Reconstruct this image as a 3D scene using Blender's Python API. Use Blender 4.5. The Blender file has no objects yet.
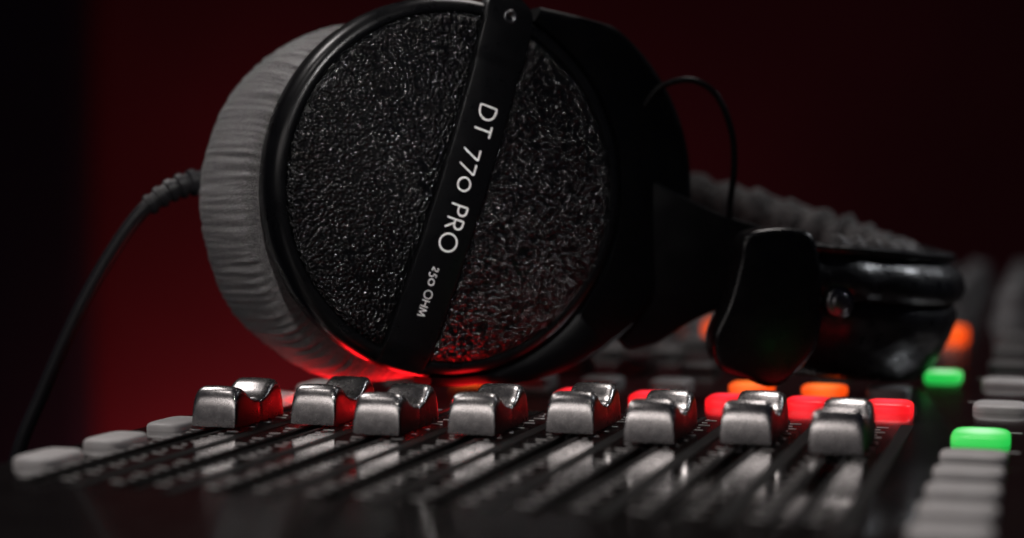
import bpy, bmesh, math, random
from mathutils import Vector, Matrix, noise
random.seed(7)
S=0.01
A=math.radians(17.5)
scene=bpy.context.scene
scene.view_settings.view_transform='Standard'
scene.view_settings.look='None'
scene.view_settings.exposure=0
COL=scene.collection

# ---------------------------------------------------------------- materials
def newmat(name):
    m=bpy.data.materials.new(name); m.use_nodes=True
    nt=m.node_tree; b=nt.nodes['Principled BSDF']
    return m,nt,b
def mat(name,col,rough=0.5,metal=0.0,spec=0.5,bump=None,rvar=None,cvar=None,sheen=0,emit=None,estr=0,coat=0,stretch=None):
    m,nt,b=newmat(name)
    b.inputs['Base Color'].default_value=(*col,1)
    b.inputs['Roughness'].default_value=rough
    b.inputs['Metallic'].default_value=metal
    b.inputs['Specular IOR Level'].default_value=spec
    b.inputs['Coat Weight'].default_value=coat
    if sheen:
        b.inputs['Sheen Weight'].default_value=sheen
        b.inputs['Sheen Roughness'].default_value=0.4
    if emit:
        b.inputs['Emission Color'].default_value=(*emit,1)
        b.inputs['Emission Strength'].default_value=estr
    tc=nt.nodes.new('ShaderNodeTexCoord')
    src=tc.outputs['Object']
    if stretch:
        mp=nt.nodes.new('ShaderNodeMapping'); mp.inputs['Scale'].default_value=stretch
        nt.links.new(tc.outputs['Object'],mp.inputs['Vector']); src=mp.outputs['Vector']
    if bump:
        sc,dist,st=bump
        n=nt.nodes.new('ShaderNodeTexNoise'); n.inputs['Scale'].default_value=sc; n.inputs['Detail'].default_value=4
        nt.links.new(src,n.inputs['Vector'])
        bp=nt.nodes.new('ShaderNodeBump'); bp.inputs['Distance'].default_value=dist; bp.inputs['Strength'].default_value=st
        nt.links.new(n.outputs['Fac'],bp.inputs['Height']); nt.links.new(bp.outputs['Normal'],b.inputs['Normal'])
    if rvar:
        sc,lo,hi=rvar
        n=nt.nodes.new('ShaderNodeTexNoise'); n.inputs['Scale'].default_value=sc; n.inputs['Detail'].default_value=5
        nt.links.new(tc.outputs['Object'],n.inputs['Vector'])
        mr=nt.nodes.new('ShaderNodeMapRange'); mr.inputs['From Min'].default_value=0.3; mr.inputs['From Max'].default_value=0.7
        mr.inputs['To Min'].default_value=lo; mr.inputs['To Max'].default_value=hi
        nt.links.new(n.outputs['Fac'],mr.inputs['Value']); nt.links.new(mr.outputs['Result'],b.inputs['Roughness'])
    if cvar:
        sc,c2=cvar
        n=nt.nodes.new('ShaderNodeTexNoise'); n.inputs['Scale'].default_value=sc; n.inputs['Detail'].default_value=6
        nt.links.new(tc.outputs['Object'],n.inputs['Vector'])
        cr=nt.nodes.new('ShaderNodeValToRGB')
        cr.color_ramp.elements[0].position=0.35; cr.color_ramp.elements[0].color=(*col,1)
        cr.color_ramp.elements[1].position=0.65; cr.color_ramp.elements[1].color=(*c2,1)
        nt.links.new(n.outputs['Fac'],cr.inputs['Fac']); nt.links.new(cr.outputs['Color'],b.inputs['Base Color'])
    return m

M_plastic=mat('black_plastic',(0.003,0.003,0.0035),0.3,spec=0.3,bump=(35,0.00004,0.4),rvar=(1.5,0.24,0.36))
M_dark=mat('matte_black_plastic',(0.0015,0.0015,0.002),0.4,spec=0.12,rvar=(1.5,0.30,0.45))
M_band=mat('satin_band',(0.003,0.003,0.0035),0.3,spec=0.25,rvar=(3,0.26,0.36),bump=(60,0.00003,0.4))
M_letter=mat('printed_ink',(0.95,0.94,0.93),0.5,rvar=(12,0.4,0.7))
M_velour=mat('grey_velour',(0.075,0.069,0.071),0.95,spec=0.1,sheen=0.7,bump=(30,0.0012,1.0),cvar=(9,(0.17,0.158,0.158)))
M_velour2=mat('grey_velour_dark',(0.022,0.02,0.022),0.7,spec=0.35,sheen=0.15,bump=(6,0.0022,1.0),cvar=(2.5,(0.10,0.095,0.095)))
M_vinyl=mat('black_vinyl',(0.004,0.004,0.005),0.36,spec=0.35,bump=(4,0.0005,0.6),rvar=(4,0.26,0.46))
M_gloss=mat('gloss_black',(0.003,0.003,0.0035),0.26,spec=0.32,rvar=(2,0.22,0.34))
M_cable=mat('rubber_cable',(0.022,0.021,0.024),0.4,spec=.45,bump=(20,0.0001,0.4))
M_metal=mat('screw_metal',(0.14,0.14,0.145),0.36,metal=1.0)
M_body=mat('console_body',(0.008,0.008,0.009),0.5,bump=(20,0.0001,0.5))
M_cap=mat('cap_satin',(0.42,0.40,0.395),0.26,metal=0.95,bump=(40,0.000028,0.5),rvar=(5,0.23,0.30),cvar=(18,(0.47,0.45,0.445)))
M_capdark=mat('cap_side',(0.006,0.006,0.006),0.3,spec=.15,rvar=(6,.25,.4))
M_line=mat('printed_mark',(0.8,0.78,0.76),0.6)
M_strip=mat('matte_strip',(0.003,0.003,0.003),0.6,spec=.2,bump=(20,0.0001,0.4))
M_btn=mat('grey_button',(0.72,0.69,0.68),0.45,bump=(15,0.0001,0.4),cvar=(2,(0.78,0.76,0.75)))
M_btnd=mat('dim_button',(0.14,0.135,0.135),0.45,bump=(15,0.0001,0.4))
def glowbtn(name,edge,core,strength,base):
    m,nt,b=newmat(name)
    b.inputs['Base Color'].default_value=(*base,1); b.inputs['Roughness'].default_value=.35
    tc=nt.nodes.new('ShaderNodeTexCoord')
    gr=nt.nodes.new('ShaderNodeTexGradient'); gr.gradient_type='SPHERICAL'
    mp=nt.nodes.new('ShaderNodeMapping'); mp.inputs['Scale'].default_value=(1.5,1.2,1.2)
    nt.links.new(tc.outputs['Object'],mp.inputs['Vector']); nt.links.new(mp.outputs['Vector'],gr.inputs['Vector'])
    cr=nt.nodes.new('ShaderNodeValToRGB')
    cr.color_ramp.elements[0].position=0.0; cr.color_ramp.elements[0].color=(*edge,1)
    cr.color_ramp.elements[1].position=0.6; cr.color_ramp.elements[1].color=(*core,1)
    nt.links.new(gr.outputs['Fac'],cr.inputs['Fac']); nt.links.new(cr.outputs['Color'],b.inputs['Emission Color'])
    b.inputs['Emission Strength'].default_value=strength
    return m
M_red=glowbtn('red_button_lit',(.6,.006,.010),(1,.032,.05),1.7,(.5,.02,.02))
M_redb=mat('red_button_bright',(0.6,0.03,0.03),0.35,emit=(1.0,0.008,0.012),estr=16)
M_orange=glowbtn('orange_button_lit',(.8,.06,.004),(1,.17,.02),1.4,(.6,.15,.02))
M_green=glowbtn('green_button_lit',(0.02,0.6,0.08),(0.5,1.0,0.55),.95,(.2,.6,.2))
M_knob=mat('knob_grey',(0.16,0.16,0.165),0.5)

def leather():
    m,nt,b=newmat('grained_leather')
    b.inputs['Base Color'].default_value=(0.002,0.002,0.0025,1)
    b.inputs['Specular IOR Level'].default_value=0.42
    tc=nt.nodes.new('ShaderNodeTexCoord')
    n0=nt.nodes.new('ShaderNodeTexNoise'); n0.inputs['Scale'].default_value=4; n0.inputs['Detail'].default_value=3
    nt.links.new(tc.outputs['Object'],n0.inputs['Vector'])
    mx=nt.nodes.new('ShaderNodeMixRGB'); mx.blend_type='ADD'; mx.inputs['Fac'].default_value=0.18
    nt.links.new(tc.outputs['Object'],mx.inputs['Color1']); nt.links.new(n0.outputs['Color'],mx.inputs['Color2'])
    v=nt.nodes.new('ShaderNodeTexVoronoi'); v.feature='F1'; v.inputs['Scale'].default_value=9.5
    nt.links.new(mx.outputs['Color'],v.inputs['Vector'])
    mr=nt.nodes.new('ShaderNodeMapRange'); mr.interpolation_type='SMOOTHSTEP'
    mr.inputs['From Min'].default_value=0.1; mr.inputs['From Max'].default_value=0.75
    mr.inputs['To Min'].default_value=1; mr.inputs['To Max'].default_value=0
    nt.links.new(v.outputs['Distance'],mr.inputs['Value'])
    n1=nt.nodes.new('ShaderNodeTexNoise'); n1.inputs['Scale'].default_value=9; n1.inputs['Detail'].default_value=3
    nt.links.new(tc.outputs['Object'],n1.inputs['Vector'])
    ad=nt.nodes.new('ShaderNodeMath'); ad.operation='MULTIPLY_ADD'; ad.inputs[1].default_value=.6
    nt.links.new(n1.outputs['Fac'],ad.inputs[0]); nt.links.new(mr.outputs['Result'],ad.inputs[2])
    bp=nt.nodes.new('ShaderNodeBump'); bp.inputs['Distance'].default_value=0.00042; bp.inputs['Strength'].default_value=1
    nt.links.new(ad.outputs[0],bp.inputs['Height']); nt.links.new(bp.outputs['Normal'],b.inputs['Normal'])
    r=nt.nodes.new('ShaderNodeMapRange'); r.inputs['To Min'].default_value=0.13; r.inputs['To Max'].default_value=0.24
    nt.links.new(n1.outputs['Fac'],r.inputs['Value']); nt.links.new(r.outputs['Result'],b.inputs['Roughness'])
    return m
M_leather=leather()

def panelmat():
    m,nt,b=newmat('console_panel')
    tc=nt.nodes.new('ShaderNodeTexCoord')
    n=nt.nodes.new('ShaderNodeTexNoise'); n.inputs['Scale'].default_value=1.2; n.inputs['Detail'].default_value=8
    nt.links.new(tc.outputs['Object'],n.inputs['Vector'])
    cr=nt.nodes.new('ShaderNodeValToRGB')
    cr.color_ramp.elements[0].position=.3; cr.color_ramp.elements[0].color=(0.022,0.019,0.019,1)
    cr.color_ramp.elements[1].position=.7; cr.color_ramp.elements[1].color=(0.038,0.034,0.032,1)
    nt.links.new(n.outputs['Fac'],cr.inputs['Fac']); nt.links.new(cr.outputs['Color'],b.inputs['Base Color'])
    mr=nt.nodes.new('ShaderNodeMapRange'); mr.inputs['From Min'].default_value=.3; mr.inputs['From Max'].default_value=.7
    mr.inputs['To Min'].default_value=.07; mr.inputs['To Max'].default_value=.14
    nt.links.new(n.outputs['Fac'],mr.inputs['Value']); nt.links.new(mr.outputs['Result'],b.inputs['Roughness'])
    b.inputs['Specular IOR Level'].default_value=1.0
    b.inputs['Coat Weight'].default_value=1.0; b.inputs['Coat Roughness'].default_value=.09; b.inputs['Coat IOR'].default_value=1.7
    n2=nt.nodes.new('ShaderNodeTexNoise'); n2.inputs['Scale'].default_value=30
    nt.links.new(tc.outputs['Object'],n2.inputs['Vector'])
    bp=nt.nodes.new('ShaderNodeBump'); bp.inputs['Distance'].default_value=0.00004; bp.inputs['Strength'].default_value=.5
    nt.links.new(n2.outputs['Fac'],bp.inputs['Height']); nt.links.new(bp.outputs['Normal'],b.inputs['Normal'])
    return m
M_panel=panelmat()

# ---------------------------------------------------------------- helpers
def mk(name,verts,faces,m,parent=None,matrix=None,smooth=True,bevel=0,bseg=3,auto=None):
    me=bpy.data.meshes.new(name); me.from_pydata([tuple(v) for v in verts],[],faces); me.validate()
    bm=bmesh.new(); bm.from_mesh(me)
    bmesh.ops.recalc_face_normals(bm,faces=bm.faces)
    if auto is not None:
        for e in bm.edges:
            if len(e.link_faces)==2 and e.calc_face_angle(0)>math.radians(auto): e.smooth=False
    bm.to_mesh(me); bm.free()
    for p in me.polygons: p.use_smooth=smooth
    o=bpy.data.objects.new(name,me); COL.objects.link(o)
    me.materials.append(m)
    if parent: o.parent=parent
    if matrix is not None: o.matrix_local=matrix
    if bevel:
        b=o.modifiers.new('bevel','BEVEL'); b.width=bevel; b.segments=bseg; b.limit_method='ANGLE'; b.angle_limit=math.radians(35)
        b.harden_normals=False
    return o
def empty(name,loc=(0,0,0),rz=0):
    o=bpy.data.objects.new(name,None); COL.objects.link(o); o.location=loc; o.rotation_euler=(0,0,rz); o.empty_display_size=1
    return o
def lathe(profile,segs,closed=False,fn=None):
    V=[];F=[];n=len(profile)
    for i in range(segs):
        a=2*math.pi*i/segs
        for j,(r,h) in enumerate(profile):
            if fn: r,h=fn(a,j,r,h)
            V.append((r*math.cos(a),r*math.sin(a),h))
    for i in range(segs):
        k=(i+1)%segs
        for j in range(n if closed else n-1):
            l=(j+1)%n
            F.append((i*n+j,k*n+j,k*n+l,i*n+l))
    return V,F
def catmull(P,n=10,closed=False):
    P=[Vector(p) for p in P]; out=[]; N=len(P)
    rng=range(N) if closed else range(N-1)
    for i in rng:
        p1=P[i];p2=P[(i+1)%N]
        p0=P[i-1] if (closed or i>0) else p1*2-p2
        p3=P[(i+2)%N] if (closed or i+2<N) else p2*2-p1
        for k in range(n):
            t=k/n
            out.append(0.5*((2*p1)+(-p0+p2)*t+(2*p0-5*p1+4*p2-p3)*t*t+(-p0+3*p1-3*p2+p3)*t**3))
    if not closed: out.append(P[-1].copy())
    return out
def tube(path,rad,segs=14):
    V=[];F=[];n=len(path)
    up=Vector((0,0,1))
    t0=(path[1]-path[0]).normalized()
    nrm=t0.cross(up)
    if nrm.length<.1: nrm=t0.cross(Vector((0,1,0)))
    nrm.normalize()
    for i,p in enumerate(path):
        t=(path[min(i+1,n-1)]-path[max(i-1,0)]).normalized()
        nrm=(nrm-t*nrm.dot(t)).normalized(); b=t.cross(nrm)
        r=rad(i/(n-1)) if callable(rad) else rad
        for k in range(segs):
            a=2*math.pi*k/segs
            V.append(p+nrm*(r*math.cos(a))+b*(r*math.sin(a)))
    for i in range(n-1):
        for k in range(segs):
            l=(k+1)%segs
            F.append((i*segs+k,i*segs+l,(i+1)*segs+l,(i+1)*segs+k))
    F.append(tuple(range(segs))); F.append(tuple((n-1)*segs+k for k in range(segs)))
    return V,F
def hsweep(path,prof,scalef=None):
    """profile (n,z) swept on a path; n is horizontal, pointing away from the arc's inside"""
    V=[];F=[];n=len(path);m=len(prof)
    for i,p in enumerate(path):
        t=(path[min(i+1,n-1)]-path[max(i-1,0)]); t.z=0; t.normalize()
        nr=Vector((t.y,-t.x,0))
        s=scalef(i/(n-1)) if scalef else (1,1)
        for (a,z) in prof:
            V.append(p+nr*(a*s[0])+Vector((0,0,z*s[1])))
    for i in range(n-1):
        for k in range(m):
            l=(k+1)%m
            F.append((i*m+k,i*m+l,(i+1)*m+l,(i+1)*m+k))
    F.append(tuple(range(m))); F.append(tuple((n-1)*m+k for k in range(m)))
    return V,F
def boxv(x0,x1,y0,y1,z0,z1):
    V=[(x0,y0,z0),(x1,y0,z0),(x1,y1,z0),(x0,y1,z0),(x0,y0,z1),(x1,y0,z1),(x1,y1,z1),(x0,y1,z1)]
    F=[(0,3,2,1),(4,5,6,7),(0,1,5,4),(1,2,6,5),(2,3,7,6),(3,0,4,7)]
    return V,F
def merge(parts):
    V=[];F=[]
    for v,f in parts:
        o=len(V); V+=list(v); F+=[tuple(i+o for i in q) for q in f]
    return V,F

# ================================================================ CONSOLE
console=empty('mixing_console',(-9,40,0))
console['label']="black studio mixing console with silver faders and lit push buttons"
console['category']="mixing console"
OX,OY=-9,40
def CM(x,y,z=0): return Matrix.Translation((x-OX,y-OY,z))
X0,X1=-22.45,9.0
chan=[-20.27+2.24*i for i in range(8)]
ys=[38.97,40.1,38.9,39.6,40.6,39.6,40.06,39.1]
SY0,SY1=30.8,45.2
# body
V,F=boxv(X0,X1,20,128,-7,-0.45)
mk('console_body',V,F,M_body,console,CM(0,0),smooth=False,bevel=0.3)
# panel with real slots
V=[];F=[]
def quad(a,b,c,d):
    o=len(V); V.extend([a,b,c,d]); F.append((o,o+1,o+2,o+3))
def flat(x0,x1,y0,y1,z=0): quad((x0,y0,z),(x1,y0,z),(x1,y1,z),(x0,y1,z))
flat(X0+.15,X1,20.15,SY0); flat(X0+.15,X1,SY1,127.8)
xs=[X0+.15]
hw=0.17
for c in chan: xs+= [c-hw,c+hw]
xs.append(X1)
for i in range(0,len(xs),2): flat(xs[i],xs[i+1],SY0,SY1)
for c in chan:
    d=-0.4
    quad((c-hw,SY0,0),(c-hw,SY1,0),(c-hw,SY1,d),(c-hw,SY0,d))
    quad((c+hw,SY0,0),(c+hw,SY1,0),(c+hw,SY1,d),(c+hw,SY0,d))
    quad((c-hw,SY0,0),(c+hw,SY0,0),(c+hw,SY0,d),(c-hw,SY0,d))
    quad((c-hw,SY1,0),(c+hw,SY1,0),(c+hw,SY1,d),(c-hw,SY1,d))
    flat(c-hw,c+hw,SY0,SY1,d)
# rolled left/front edges
quad((X0+.15,20.15,0),(X0+.15,127.8,0),(X0,127.8,-.15),(X0,20,-.15))
quad((X0,20,-.15),(X0,127.8,-.15),(X0,127.8,-.45),(X0,20,-.45))
quad((X0+.15,20.15,0),(X1,20.15,0),(X1,20,-.15),(X0,20,-.15))
quad((X0,20,-.15),(X1,20,-.15),(X1,20,-.45),(X0,20,-.45))
panel=mk('top_panel',V,F,M_panel,console,CM(0,0),smooth=False)
# black strips between channels and around slots
parts=[]
for c in chan:
    parts.append(boxv(c+1.12-.16,c+1.12+.16,SY0-.3,SY1,0.0,0.02))
    for sgn in (-1,1):
        parts.append(boxv(c+sgn*.25-.06,c+sgn*.25+.06,SY0,SY1,0.0,0.03))
V,F=merge(parts); mk('divider_strip',V,F,M_strip,panel,smooth=False)
# scale markings
LBY=(33.4,36.3,39.3,42.4,45.4,48.4)
parts=[]
for ci,c in enumerate(chan):
    for k in range(29):
        y=SY0+.6+k*0.475
        L=.14 if k%2 else .30
        parts.append(boxv(c-.38-L,c-.38,y-.03,y+.03,.004,.012))
        parts.append(boxv(c+.38,c+.38+L,y-.03,y+.03,.004,.012))
V,F=merge(parts); mk('scale_marking',V,F,M_line,panel,smooth=False)
for y in LBY:
    V,F=boxv(-22.05,-20.95,y+1.18,y+1.26,.004,.012); mk('printed_line',V,F,M_line,panel,smooth=False)
for y in (41.2,44.6,51.0,57.6):
    V,F=boxv(-2.2,-.6,y,y+.08,.004,.012); mk('printed_line',V,F,M_line,panel,smooth=False)

# fader cap
def capmesh():
    prof=[(0.0,.03),(.025,.26),(.06,.50),(.10,.70),(.17,.87),(.27,.97),(.42,1.0),(.58,.965),(.73,.88),(.90,.75),(1.09,.645),(1.27,.60),
          (1.42,.59),(1.44,.55),(1.5,.55),(1.52,.59),(1.66,.60),(1.84,.65),(2.01,.76),(2.17,.885),(2.31,.965),(2.46,1.0),(2.58,.985),(2.68,.90),(2.75,.76),(2.81,.55),(2.86,.32),(2.9,.10)]
    V=[];F=[];side=[]
    xs=[(-.60,None),(-.60,-.30),(-.59,-.18),(-.56,-.09),(-.50,-.03),(-.40,-.0),(0,.015),(.40,0),(.50,-.03),(.56,-.09),(.59,-.18),(.60,-.30),(.60,None)]
    n=len(xs)
    for (y,z) in prof:
        for (x,dz) in xs:
            if dz is None: V.append((x,y,0))
            else:
                V.append((x,y,max(0.015,z+dz*min(1,z*z))))
    for i in range(len(prof)-1):
        for k in range(n-1):
            F.append((i*n+k,i*n+k+1,(i+1)*n+k+1,(i+1)*n+k)); side.append(1 if k in (0,1,n-2,n-3) and 3<i<len(prof)-5 else (1 if k in (0,n-2) else 0))
        F.append((i*n,(i+1)*n,(i+1)*n+n-1,i*n+n-1)); side.append(1)
    for i0 in (0,(len(prof)-1)*n):
        F.append(tuple(i0+k for k in range(n))); side.append(0)
    return V,F,side
V,F,side=capmesh()
first=None;cap_kids=[]
for i,(c,y) in enumerate(zip(chan,ys)):
    if first is None:
        first=mk('fader_cap',V,F,M_cap,console,CM(c,y,.1),smooth=True,auto=60)
        first.data.materials.append(M_capdark)
        if len(first.data.polygons)==len(side):
            for p,sd in zip(first.data.polygons,side): p.material_index=sd
        sv,sf=boxv(-.08,.08,1.1,1.8,-.4,.0)
        k1=mk('fader_stem',sv,sf,M_metal,first,smooth=False)
        sv,sf=boxv(-.45,.45,1.45,1.49,.55,.57)
        k2=mk('indicator_line',sv,sf,M_letter,first,smooth=False)
        cap_kids=[k1,k2]
    else:
        o=first.copy(); COL.objects.link(o); o.parent=console; o.matrix_local=CM(c,y,.1)
        for k in cap_kids:
            q=k.copy(); COL.objects.link(q); q.parent=o

# push buttons
def btnmesh(w,l,h):
    V=[];F=[]
    N=32; rings=[(1.0,0),(1.0,h*.5),(.97,h*.72),(.90,h*.88),(.8,h*.97),(.5,h*1.06),(.0,h*1.1)]
    for s,z in rings[:-1]:
        for k in range(N):
            a=2*math.pi*k/N
            e=0.45
            cx=math.copysign(abs(math.cos(a))**e,math.cos(a)); cy=math.copysign(abs(math.sin(a))**e,math.sin(a))
            V.append((cx*(w/2-(1-s)*w/2),cy*(l/2-(1-s)*w/2 if s>.6 else l/2*s),z))
    for r in range(len(rings)-2):
        for k in range(N):
            F.append((r*N+k,r*N+(k+1)%N,(r+1)*N+(k+1)%N,(r+1)*N+k))
    c=len(V); V.append((0,0,rings[-1][1])); r=len(rings)-2
    for k in range(N): F.append((r*N+k,r*N+(k+1)%N,c))
    return V,F
bm_cache={}
def button(x,y,m,w=1.15,l=1.5,h=.34,name='push_button',label=None):
    key=(m.name,w,l,h)
    if key in bm_cache:
        o=bm_cache[key].copy(); COL.objects.link(o); o.parent=console; o.matrix_local=CM(x,y,0)
    else:
        V,F=btnmesh(w,l,h); o=mk(name,V,F,m,console,CM(x,y,0)); bm_cache[key]=o
    if label: o['label']=label
    return o
for y in LBY: button(-21.5,y,M_btn,1.05,1.7,.2)
for i,c in enumerate(chan):
    if i<3: button(c+.17,46.1,M_redb,1.15,1.2,.22,label='lit red push button')
    else: button(c+.38,48.3,M_red,1.3,1.4,.27,label='lit red push button')
    if i in (5,6): button(c+.3,52.6,M_orange,1.35,1.1,.18,label='lit orange push button')
    elif i==1: button(c,52.6,M_orange,1.35,1.1,.18,label='lit orange push button')
    else: button(c,52.6,M_btnd,1.3,1.5,.22)
    if i==7: button(c+1.3,57.8,M_green,1.2,2.0,.18,label='lit green push button')
    else: button(c,57.4,M_btnd,1.25,1.5,.3)
    for y in (62.5,67.5,): button(c,y,M_btnd,1.25,1.5,.3)
    if i in (3,7): button(c+(-.45 if i==3 else .7),75,M_orange,1.2,1.5,.4,label='lit orange push button')
    else: button(c,73,M_btnd,1.2,1.8,.4)
button(-1.55,43.1,M_green,1.4,2.0,.22,label='lit green push button')
for y in (40.2,37.8,35.4,33.1,30.9): button(-1.6,y,M_btn,1.5,1.25,.14)
for y in (49.3,55.8,61.5,67.5,74): button(-1.25,y,M_btn if y<57 else M_btnd,1.5,1.6,.22)
# rear knobs
kv,kf=lathe([(0.001,1.6),(.55,1.6),(.66,1.53),(.72,1.35),(.8,.5),(.95,.3),(1.0,0)],28)
k0=None
for row,y in enumerate((82,90,98,107,116)):
    for i in range(9):
        x=-20.1+2.24*i if i<8 else -1.6
        if k0 is None:
            k0=mk('rotary_knob',kv,kf,M_knob,console,CM(x,y,0)); 
            pv,pf=boxv(-.06,.06,0,.6,1.6,1.63); kp=mk('pointer_line',pv,pf,M_letter,k0,smooth=False)
        else:
            o=k0.copy(); COL.objects.link(o); o.parent=console; o.matrix_local=CM(x,y,0)@Matrix.Rotation(random.uniform(-1.5,1.5),4,'Z')
            q=kp.copy(); COL.objects.link(q); q.parent=o

# ================================================================ HEADPHONES
HL=50.0
hp=empty('headphones',(-HL*math.sin(A),HL*math.cos(A),0),A)
hp['label']="black closed-back studio headphones with grey velour pads resting on the console"
hp['category']="headphones"
def frame(o,xa,ya,za):
    return Matrix(((xa[0],ya[0],za[0],o[0]),(xa[1],ya[1],za[1],o[1]),(xa[2],ya[2],za[2],o[2]),(0,0,0,1)))
T=math.radians(25)
M1=frame((-1.55,-2.0,6.2),(math.cos(T),math.sin(T),0),(0,0,1),(math.sin(T),-math.cos(T),0))@Matrix.Scale(1.03,4)
TP=math.radians(32)
P1=frame((-2.15,-1.7,5.78),(math.cos(TP),math.sin(TP),0),(0,0,1),(math.sin(TP),-math.cos(TP),0))
M2=frame((0.6,12.9,6.45),(-1,0,0),(0,0,1),(0,1,0))
RT=math.radians(18.5)
bt=(math.sin(RT),math.cos(RT)); bs=(math.cos(RT),-math.sin(RT))   # along band / across band
RD=4.80
def dome(r): return 0.36*(1-(r/4.85)**2)
def st(s,t): return (s*bs[0]+t*bt[0], s*bs[1]+t*bt[1])
housing=[(0.001,-.2),(4.72,-.2),(4.79,-.17),(4.83,-.10),(4.90,-.08),(5.0,-.11),(5.09,-.17),(5.16,-.26),(5.21,-.37),(5.24,-.52),
         (5.25,-.7),(5.25,-1.1),(5.18,-1.3),(5.05,-1.45),(5.05,-1.75),(4.9,-1.9),(3.0,-1.9),(0.001,-1.9)]
def wr(a,j,r,h):
    n1=noise.noise(Vector((math.cos(a)*5,math.sin(a)*5,h)))
    n2=noise.noise(Vector((math.cos(a)*14,math.sin(a)*14,h*2.0)))
    n3=noise.noise(Vector((math.cos(a)*50,math.sin(a)*50,h*1.4)))
    puck=noise.noise(Vector((math.cos(a)*28,math.sin(a)*28,7)))
    edge=max(0,1-abs(j-3)/3.5)+max(0,1-abs(j-11)/4.0)
    w=.03*n2+.03*n3+.010*math.sin(132*a+2.5*math.sin(7*a)+.8*h)*(.7+n1)+edge*(.08*puck+.022*math.sin(96*a+3*math.sin(5*a))*(.6+n1))
    k=1.0 if 2<=j<=13 else .0
    big=.14*noise.noise(Vector((math.cos(a)*2.2,math.sin(a)*2.2,h*.5)))
    low=.16*max(0,-math.sin(a)-.1)*max(0,-math.cos(a))
    return (r+w*k+big*(k or .5)+low),h+.5*w*k
padprof=[(4.2,-1.5),(4.7,-1.5),(4.95,-1.62),(5.12,-1.9),(5.24,-2.3),(5.33,-2.9),(5.37,-3.5),(5.35,-4.1),(5.26,-4.6),(5.08,-5.05),(4.8,-5.4),(4.4,-5.55),(3.95,-5.5),(3.6,-5.2),(3.3,-4.6),(3.1,-3.6),(3.1,-2.2)]
def band_h(t):
    a=abs(t)
    if a<=4.6: return dome(a)+.10
    return dome(4.6)+.10-(a-4.6)*(.3 if t>0 else .6)
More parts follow.
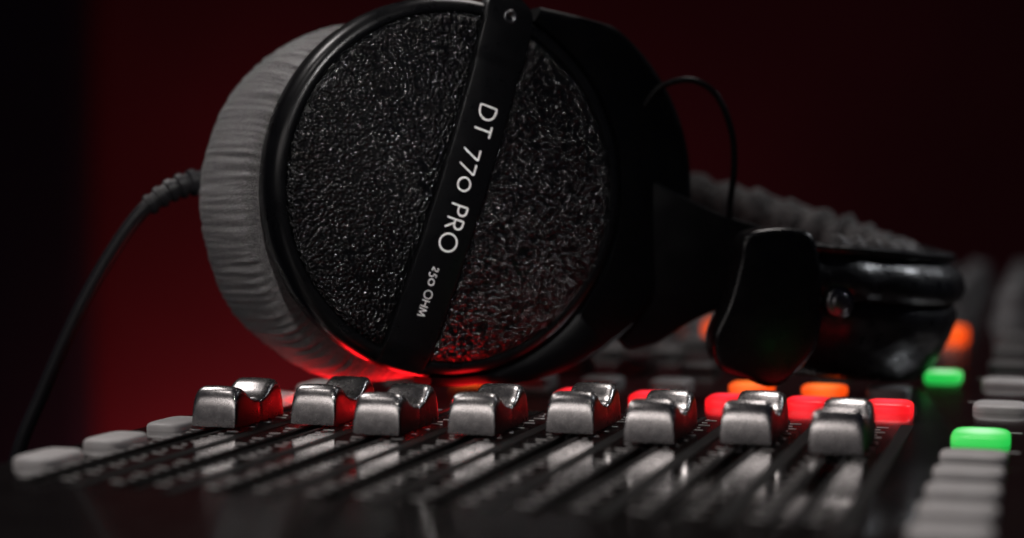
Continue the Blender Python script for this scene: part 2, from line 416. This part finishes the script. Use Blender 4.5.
def make_cup(Mx,Px,detail):
    V,F=lathe(housing,160); cup=mk('ear_cup',V,F,M_plastic,hp,Mx,auto=40)
    V,F=lathe(padprof,900,fn=wr); mk('ear_pad',V,F,M_velour,hp,Px)
    V,F=lathe([(3.2,-2.3),(2.0,-2.2),(0.001,-2.15)],48); mk('driver_cloth',V,F,M_strip,cup)
    # leather plates
    dents=[(-2.2,-2.55,.25,.07),(.95,-2.6,.2,.06),(-1.3,-3.75,.25,.06)]
    for sgn in (-1,1):
        V=[];F=[];NS=44;NT=60;R=RD
        for i in range(NS+1):
            s=.71+(R-.02-.71)*(math.sin(i/NS*math.pi/2))
            tm=math.sqrt(max(R*R-s*s,0.0004))
            for j in range(NT+1):
                t=-tm*math.cos(math.pi*j/NT)
                x,y=st(s*sgn,t); r=math.hypot(s,t)
                h=dome(r)-.02
                e=R-r
                if e<.22: h-=.12*(1-e/.22)**2
                e=s-.71
                if e<.12: h-=.04*(1-e/.12)**2
                for (dx,dy,w,dh) in dents:
                    h-=dh*math.exp(-((x-dx)**2+(y-dy)**2)/(w*w))
                h+=.02*noise.noise(Vector((x*.7,y*.7,sgn)))
                V.append((x,y,h))
        for i in range(NS):
            for j in range(NT):
                a=i*(NT+1)+j; F.append((a,a+1,a+NT+2,a+NT+1))
        mk('leather_plate',V,F,M_leather,cup)
    # centre band
    V=[];F=[];N=80
    for i in range(N+1):
        t=-5.16+10.76*i/N
        w=.69+ (.05 if t>3.7 else 0)
        if abs(t)>5.1: w*=math.sqrt(max(.15,1-((abs(t)-5.1)/.54)**2))
        h=band_h(t)+(.04 if t>3.7 else 0)
        for (s,z) in ((-w,-.6),(-w,h-.07),(-w+.025,h-.02),(-w+.08,h),(w-.08,h),(w-.025,h-.02),(w,h-.07),(w,-.6)):
            x,y=st(s,t); V.append((x,y,z))
    for i in range(N):
        for k in range(8):
            l=(k+1)%8; F.append((i*8+k,i*8+l,(i+1)*8+l,(i+1)*8+k))
    F.append(tuple(range(8))); F.append(tuple(N*8+k for k in range(8)))
    bandm=mk('name_band',V,F,M_band,cup,auto=25)
    x,y=st(0,4.95)
    V,F=lathe([(0.001,.0),(.09,.0),(.1,.05),(.17,.06),(.2,.03),(.21,-.05)],24)
    mk('pivot_screw',V,F,M_metal,cup,Matrix.Translation((x,y,band_h(4.95)+.04)))
    if not detail: return cup
    # lettering from pen strokes
    def arc(cx,cy,rx,ry,a0,a1,n=16):
        return [(cx+rx*math.cos(math.radians(a0+(a1-a0)*k/n)),cy+ry*math.sin(math.radians(a0+(a1-a0)*k/n))) for k in range(n+1)]
    G={
     'D':(.76,[[(0,0),(0,1)],[(0,1),(.24,1)]+arc(.24,.5,.52,.5,90,-90)+[(0,0)]]),
     'T':(.64,[[(.32,0),(.32,1)],[(0,1),(.64,1)]]),
     '7':(.56,[[(0,.74),(.56,.74),(.56,.71),(.14,-.26)]]),
     '0':(.74,[arc(.37,.36,.37,.37,0,360,30)]),
     'P':(.5,[[(0,0),(0,1)],[(0,1),(.24,1)]+arc(.24,.74,.26,.26,90,-90)+[(0,.48)]]),
     'R':(.56,[[(0,0),(0,1)],[(0,1),(.24,1)]+arc(.24,.75,.25,.25,90,-90)+[(0,.5)],[(.2,.5),(.56,0)]]),
     'O':(.98,[arc(.49,.5,.49,.51,0,360,36)]),
     '2':(.46,[arc(.22,.52,.2,.21,165,-25,14)+[(.0,.0),(.46,0)]]),
     '5':(.44,[[(.42,.72),(.14,.72),(.08,.36)]+arc(.16,.08,.27,.3,105,-125,16)]),
     'H':(.7,[[(0,0),(0,1)],[(.7,0),(.7,1)],[(0,.52),(.7,.52)]]),
     'M':(.9,[[(0,0),(.12,1),(.45,.12),(.78,1),(.9,0)]]),
    }
    def lay(text,t0,size,s0,pen,gap,space):
        V=[];F=[];x=0
        for ch in text:
            if ch==' ': x+=space; continue
            w,strokes=G[ch]
            for sk in strokes:
                pts=[]
                for a,b in zip(sk[:-1],sk[1:]):
                    d=math.hypot(b[0]-a[0],b[1]-a[1]); m=max(1,int(d/.12))
                    for q in range(m): pts.append((a[0]+(b[0]-a[0])*q/m,a[1]+(b[1]-a[1])*q/m))
                pts.append(sk[-1])
                n=len(pts); o=len(V)
                closed=math.hypot(pts[0][0]-pts[-1][0],pts[0][1]-pts[-1][1])<1e-4
                for i,(px,py) in enumerate(pts):
                    A0=pts[i-1] if i>0 else (pts[-2] if closed else pts[0]); B0=pts[i+1] if i<n-1 else (pts[1] if closed else pts[-1])
                    dx,dy=B0[0]-A0[0],B0[1]-A0[1]; dl=math.hypot(dx,dy) or 1
                    nx,ny=-dy/dl*pen/2,dx/dl*pen/2
                    for sg in (1,-1):
                        gx=px+nx*sg; gy=py+ny*sg
                        t=t0-(x+gx)*size; s=s0+(gy-.5)*size
                        X,Y=st(s,t); V.append((X,Y,band_h(t)+.008+.0006*(len(V)%3)))
                for i in range(n-1): F.append((o+2*i,o+2*i+1,o+2*i+3,o+2*i+2))
            x+=w+gap
        return (V,F),x*size
    a,l1=lay('DT 770 PRO',2.35,.495,.05,.10,.28,.54)
    b,l2=lay('250 OHM',-2.28,.228,-.02,.12,.27,.38)
    V,F=merge([a,b])
    o=mk('lettering',V,F,M_letter,cup,smooth=False)
    return cup
cup1=make_cup(M1,P1,True)
cup2=make_cup(M2,M2,False)

# yoke around the cup
def yoke(Mx,flip,cx=1.45,dn=0.0,rx=6.15,ry=5.6):
    V=[];F=[];N=70
    a0=math.radians(76); a1=math.radians(-110)
    for i in range(N+1):
        u=i/N; a=a0+(a1-a0)*u
        ox=cx+rx*math.cos(a); oy=.10+ry*math.sin(a)
        e=min(1,min(u,1-u)/.12); 
        rin=5.25
        ang=math.atan2(oy,ox); ro=math.hypot(ox,oy)
        ro=max(ro,5.5)
        if e<1: ro=5.45+(ro-5.45)*(.35+.65*e)
        c=(math.cos(ang)*flip,math.sin(ang))
        b=.16
        for (r,h) in ((rin,-1.5),(rin,-.34),(rin+.06,-.26),(ro-b*1.6,-.20),(ro-b*.4,-.25),(ro,-.22-b),(ro,-1.45),(ro-b,-1.55)):
            V.append((c[0]*r,c[1]*r,h))
    for i in range(N):
        for k in range(8):
            l=(k+1)%8; F.append((i*8+k,i*8+l,(i+1)*8+l,(i+1)*8+k))
    F.append(tuple(range(8))); F.append(tuple(N*8+k for k in range(8)))
    mk('yoke',V,F,M_dark,hp,Mx,auto=50)
yoke(M1,1)
yoke(M2,-1,0.0,0,5.75)

# arm + end plate (outline in x/z, extruded in y)
def plate(name,pts,y0,y1,m,bev=.18,n=6,tilt=0):
    P=catmull([(a,0,b) for a,b in pts],n,closed=True)
    N=len(P); V=[(p.x,y0+tilt*(p.x-pts[0][0]),p.z) for p in P]+[(p.x,y1+tilt*(p.x-pts[0][0]),p.z) for p in P]
    F=[tuple(range(N)),tuple(range(2*N-1,N-1,-1))]+[(k,(k+1)%N,N+(k+1)%N,N+k) for k in range(N)]
    return mk(name,V,F,m,hp,bevel=bev,bseg=4)
plate('slider_arm',[(3.4,6.6),(4.8,6.1),(6.1,5.5),(7.2,5.15),(8.4,4.8),(9.2,4.4),(9.2,3.2),(8.4,2.6),(7.2,2.5),(6.2,2.55),(5.2,2.1),(4.2,1.5),(3.2,1.6),(2.8,4.0)],.95,1.6,M_dark,.12)
plate('headband_end',[(7.0,4.98),(8.05,5.05),(8.72,4.78),(8.98,3.6),(8.95,2.0),(8.45,1.05),(7.6,.45),(6.7,.7),(5.95,1.05),(5.78,1.9),(6.2,2.9),(6.5,4.0),(6.62,4.7)],-.95,1.0,M_gloss,.2,tilt=.12)
# headband
path=catmull([(7.2,.25,2.8),(8.6,.25,2.65),(10.2,.6,2.5),(12.0,1.7,2.3),(13.35,3.9,2.2),(13.55,6.2,2.35),(12.5,8.6,2.9),(10.2,10.3,3.7),(6.8,11.3,4.7),(3.6,11.9,5.3)],14)
prof=[(.10,2.02),(.46,2.0),(.62,1.9),(.60,1.76),(.42,1.64),(.62,1.5),(.86,1.2),(.90,.8),(.78,.48),(.52,.32),(.66,.12),(.66,-.2),(.44,-.8),(.12,-1.4),(-.25,-1.85),(-.5,-2.02),(-.8,-1.9),(-.5,0),(-.2,1.9)]
def sc(u):
    e=min(1,min(u,1-u)/.06); return (math.sqrt(.2+.8*e),.75+.25*e)
V,F=hsweep(path,prof,lambda u:(sc(u)[0]*(1 if u<.5 else 1-.4*(u-.5))*(1+.05*math.sin(u*70)),sc(u)[1]*(1.0 if u<.45 else 1-.75*(u-.45)*.8)))
mk('headband',V,F,M_vinyl,hp,auto=60)
# inner cushion
cp=[p for p in path[26:-4]]
cprof=[(-.3,1.7),(-.6,2.0),(-1.0,1.95),(-1.35,1.4),(-1.5,.5),(-1.5,-.6),(-1.3,-1.3),(-.9,-1.7),(-.4,-1.7),(-.28,0)]
fine=catmull([tuple(p) for p in cp],5)
def cw(u): return .7*noise.noise(Vector((u*40,0,0)))+.7*abs(math.sin(u*60))
V,F=hsweep(fine,cprof,lambda u:((1+.2*cw(u)),(1.06 if u<.3 else 1.06-.2*(u-.3))*(1+.14*cw(u+3))))
mk('headband_cushion',V,F,M_velour2,hp)
# snap stud on the headband
V,F=lathe([(0.001,.10),(.20,.10),(.27,.07),(.30,.02),(.38,.03),(.45,-.03),(.45,-.3)],28)
mk('snap_stud',V,F,M_metal,hp,frame((9.55,-.55,2.88),(.95,.3,0),(0,0,1),(.3,-.95,0)))
# thin link wire
w=catmull([(3.9,.9,8.6),(4.4,.8,9.2),(5.3,.7,9.4),(6.05,.7,8.95),(6.5,.7,7.9),(6.6,.8,6.8),(6.5,1.0,5.6),(6.55,1.2,4.7)],10)
V,F=tube(w,.095,12); mk('link_wire',V,F,M_dark,hp)
# main cable with ribbed strain relief
b=catmull([(-8.0,1.2,6.3),(-9.2,.7,6.4),(-10.0,.3,6.15),(-10.7,0,5.65)],30)
V,F=tube(b,lambda u:(.42-.15*u)*(1+.15*(1 if math.sin(u*48)>0 else -.6)),20)
mk('strain_relief',V,F,M_cable,hp,auto=40)
w=catmull([(-10.4,.1,5.85),(-10.9,-.02,5.45),(-11.8,0,4.2),(-12.8,0,2.4),(-13.8,0,.2),(-14.6,0,-1.8),(-15.2,.2,-5),(-15.5,.5,-12),(-15.6,.6,-24),(-15.2,.6,-40)],12)
V,F=tube(w,.215,16); mk('cable',V,F,M_cable,hp)

# ================================================================ STAND, WALL
M_desk=mat('dark_desk',(0.012,0.011,0.012),0.55,bump=(1,0.0005,.4))
def rot(o): o.rotation_euler=(0,0,A)
V,F=boxv(-23.5,12,14,130,-11,-7)
d=mk('desk',V,F,M_desk,smooth=False,bevel=.3)
d['label']="narrow dark matte desk top carrying the console"; d['category']="desk"
M_wall=mat('red_wall',(0.15,0.019,0.027),0.8,cvar=(.03,(0.19,0.024,0.034)),bump=(2,0.001,.4))
V,F=boxv(-260,320,240,246,-120,190)
wl=mk('wall',V,F,M_wall,smooth=False); rot(wl)
wl['label']="plain dark red studio wall in deep shadow"; wl['category']="wall"
M_foam=mat('dark_panel',(0.02,0.017,0.03),0.9)
V,F=boxv(-150,-56,222,230,-120,150)
o=mk('acoustic_panel',V,F,M_foam,smooth=False,bevel=1.5); rot(o)
o['label']="tall black acoustic panel standing before the red wall"; o['category']="acoustic panel"

# ================================================================ scale to metres
for o in list(bpy.data.objects):
    if o.parent is None:
        o.location=o.location*S; o.scale=(S,S,S)

# ================================================================ lights
def C(L,D,z): return Vector((L*math.cos(A)-D*math.sin(A),L*math.sin(A)+D*math.cos(A),z))*S
def area(name,pos,tgt,size,power,col,size_y=None,spread=None):
    l=bpy.data.lights.new(name,'AREA'); l.energy=power; l.color=col; l.size=size*S
    if size_y: l.shape='RECTANGLE'; l.size_y=size_y*S
    if spread: l.spread=math.radians(spread)
    o=bpy.data.objects.new(name,l); COL.objects.link(o); o.location=C(*pos)
    o.rotation_euler=(C(*tgt)-o.location).to_track_quat('-Z','Y').to_euler()
    return o
area('key_lamp',(-40,24,66),(-3,49,7),8,.34,(1,.94,.91))
area('rim_lamp',(-34,66,52),(-4,52,6),12,.8,(1,.94,.92))
area('top_lamp',(14,74,60),(0,44,1),14,1.05,(1,.93,.9))
area('headband_edge_light',(48,66,34),(11,52,3),8,.012,(.92,.95,1),None,16)  # added light, narrowed to the headband for edge highlights
area('fader_fill_light',(-38,-16,28),(-3,42,0),46,.6,(1,.93,.9),8)  # added strip softbox, placed so the cap fronts reflect it
area('cup_fill_light',(2,-8,48),(-2.4,47,7),3.5,.026,(1,.97,.95),None,15)  # added narrow beam on the ear cup, brightens the lettering
area('wall_lamp',(-34,212,-55),(-32,240,0),36,.85,(1,.2,.22),12)
area('wall_lamp',(-16,205,-50),(-18,240,30),40,.13,(1,.2,.22),12,120)

w=bpy.data.worlds.new('World'); scene.world=w; w.use_nodes=True
bg=w.node_tree.nodes['Background']; bg.inputs['Color'].default_value=(.35,.42,.95,1); bg.inputs['Strength'].default_value=.009

cam=bpy.data.cameras.new('camera'); co=bpy.data.objects.new('camera',cam); COL.objects.link(co)
co.location=(0,0,6*S); co.rotation_euler=(math.radians(90-2.48),0,A)
cam.lens=60; cam.sensor_width=36; cam.clip_start=.01; cam.clip_end=20
cam.dof.use_dof=True; cam.dof.focus_distance=.45; cam.dof.aperture_fstop=5.2; cam.dof.aperture_blades=8
scene.camera=co
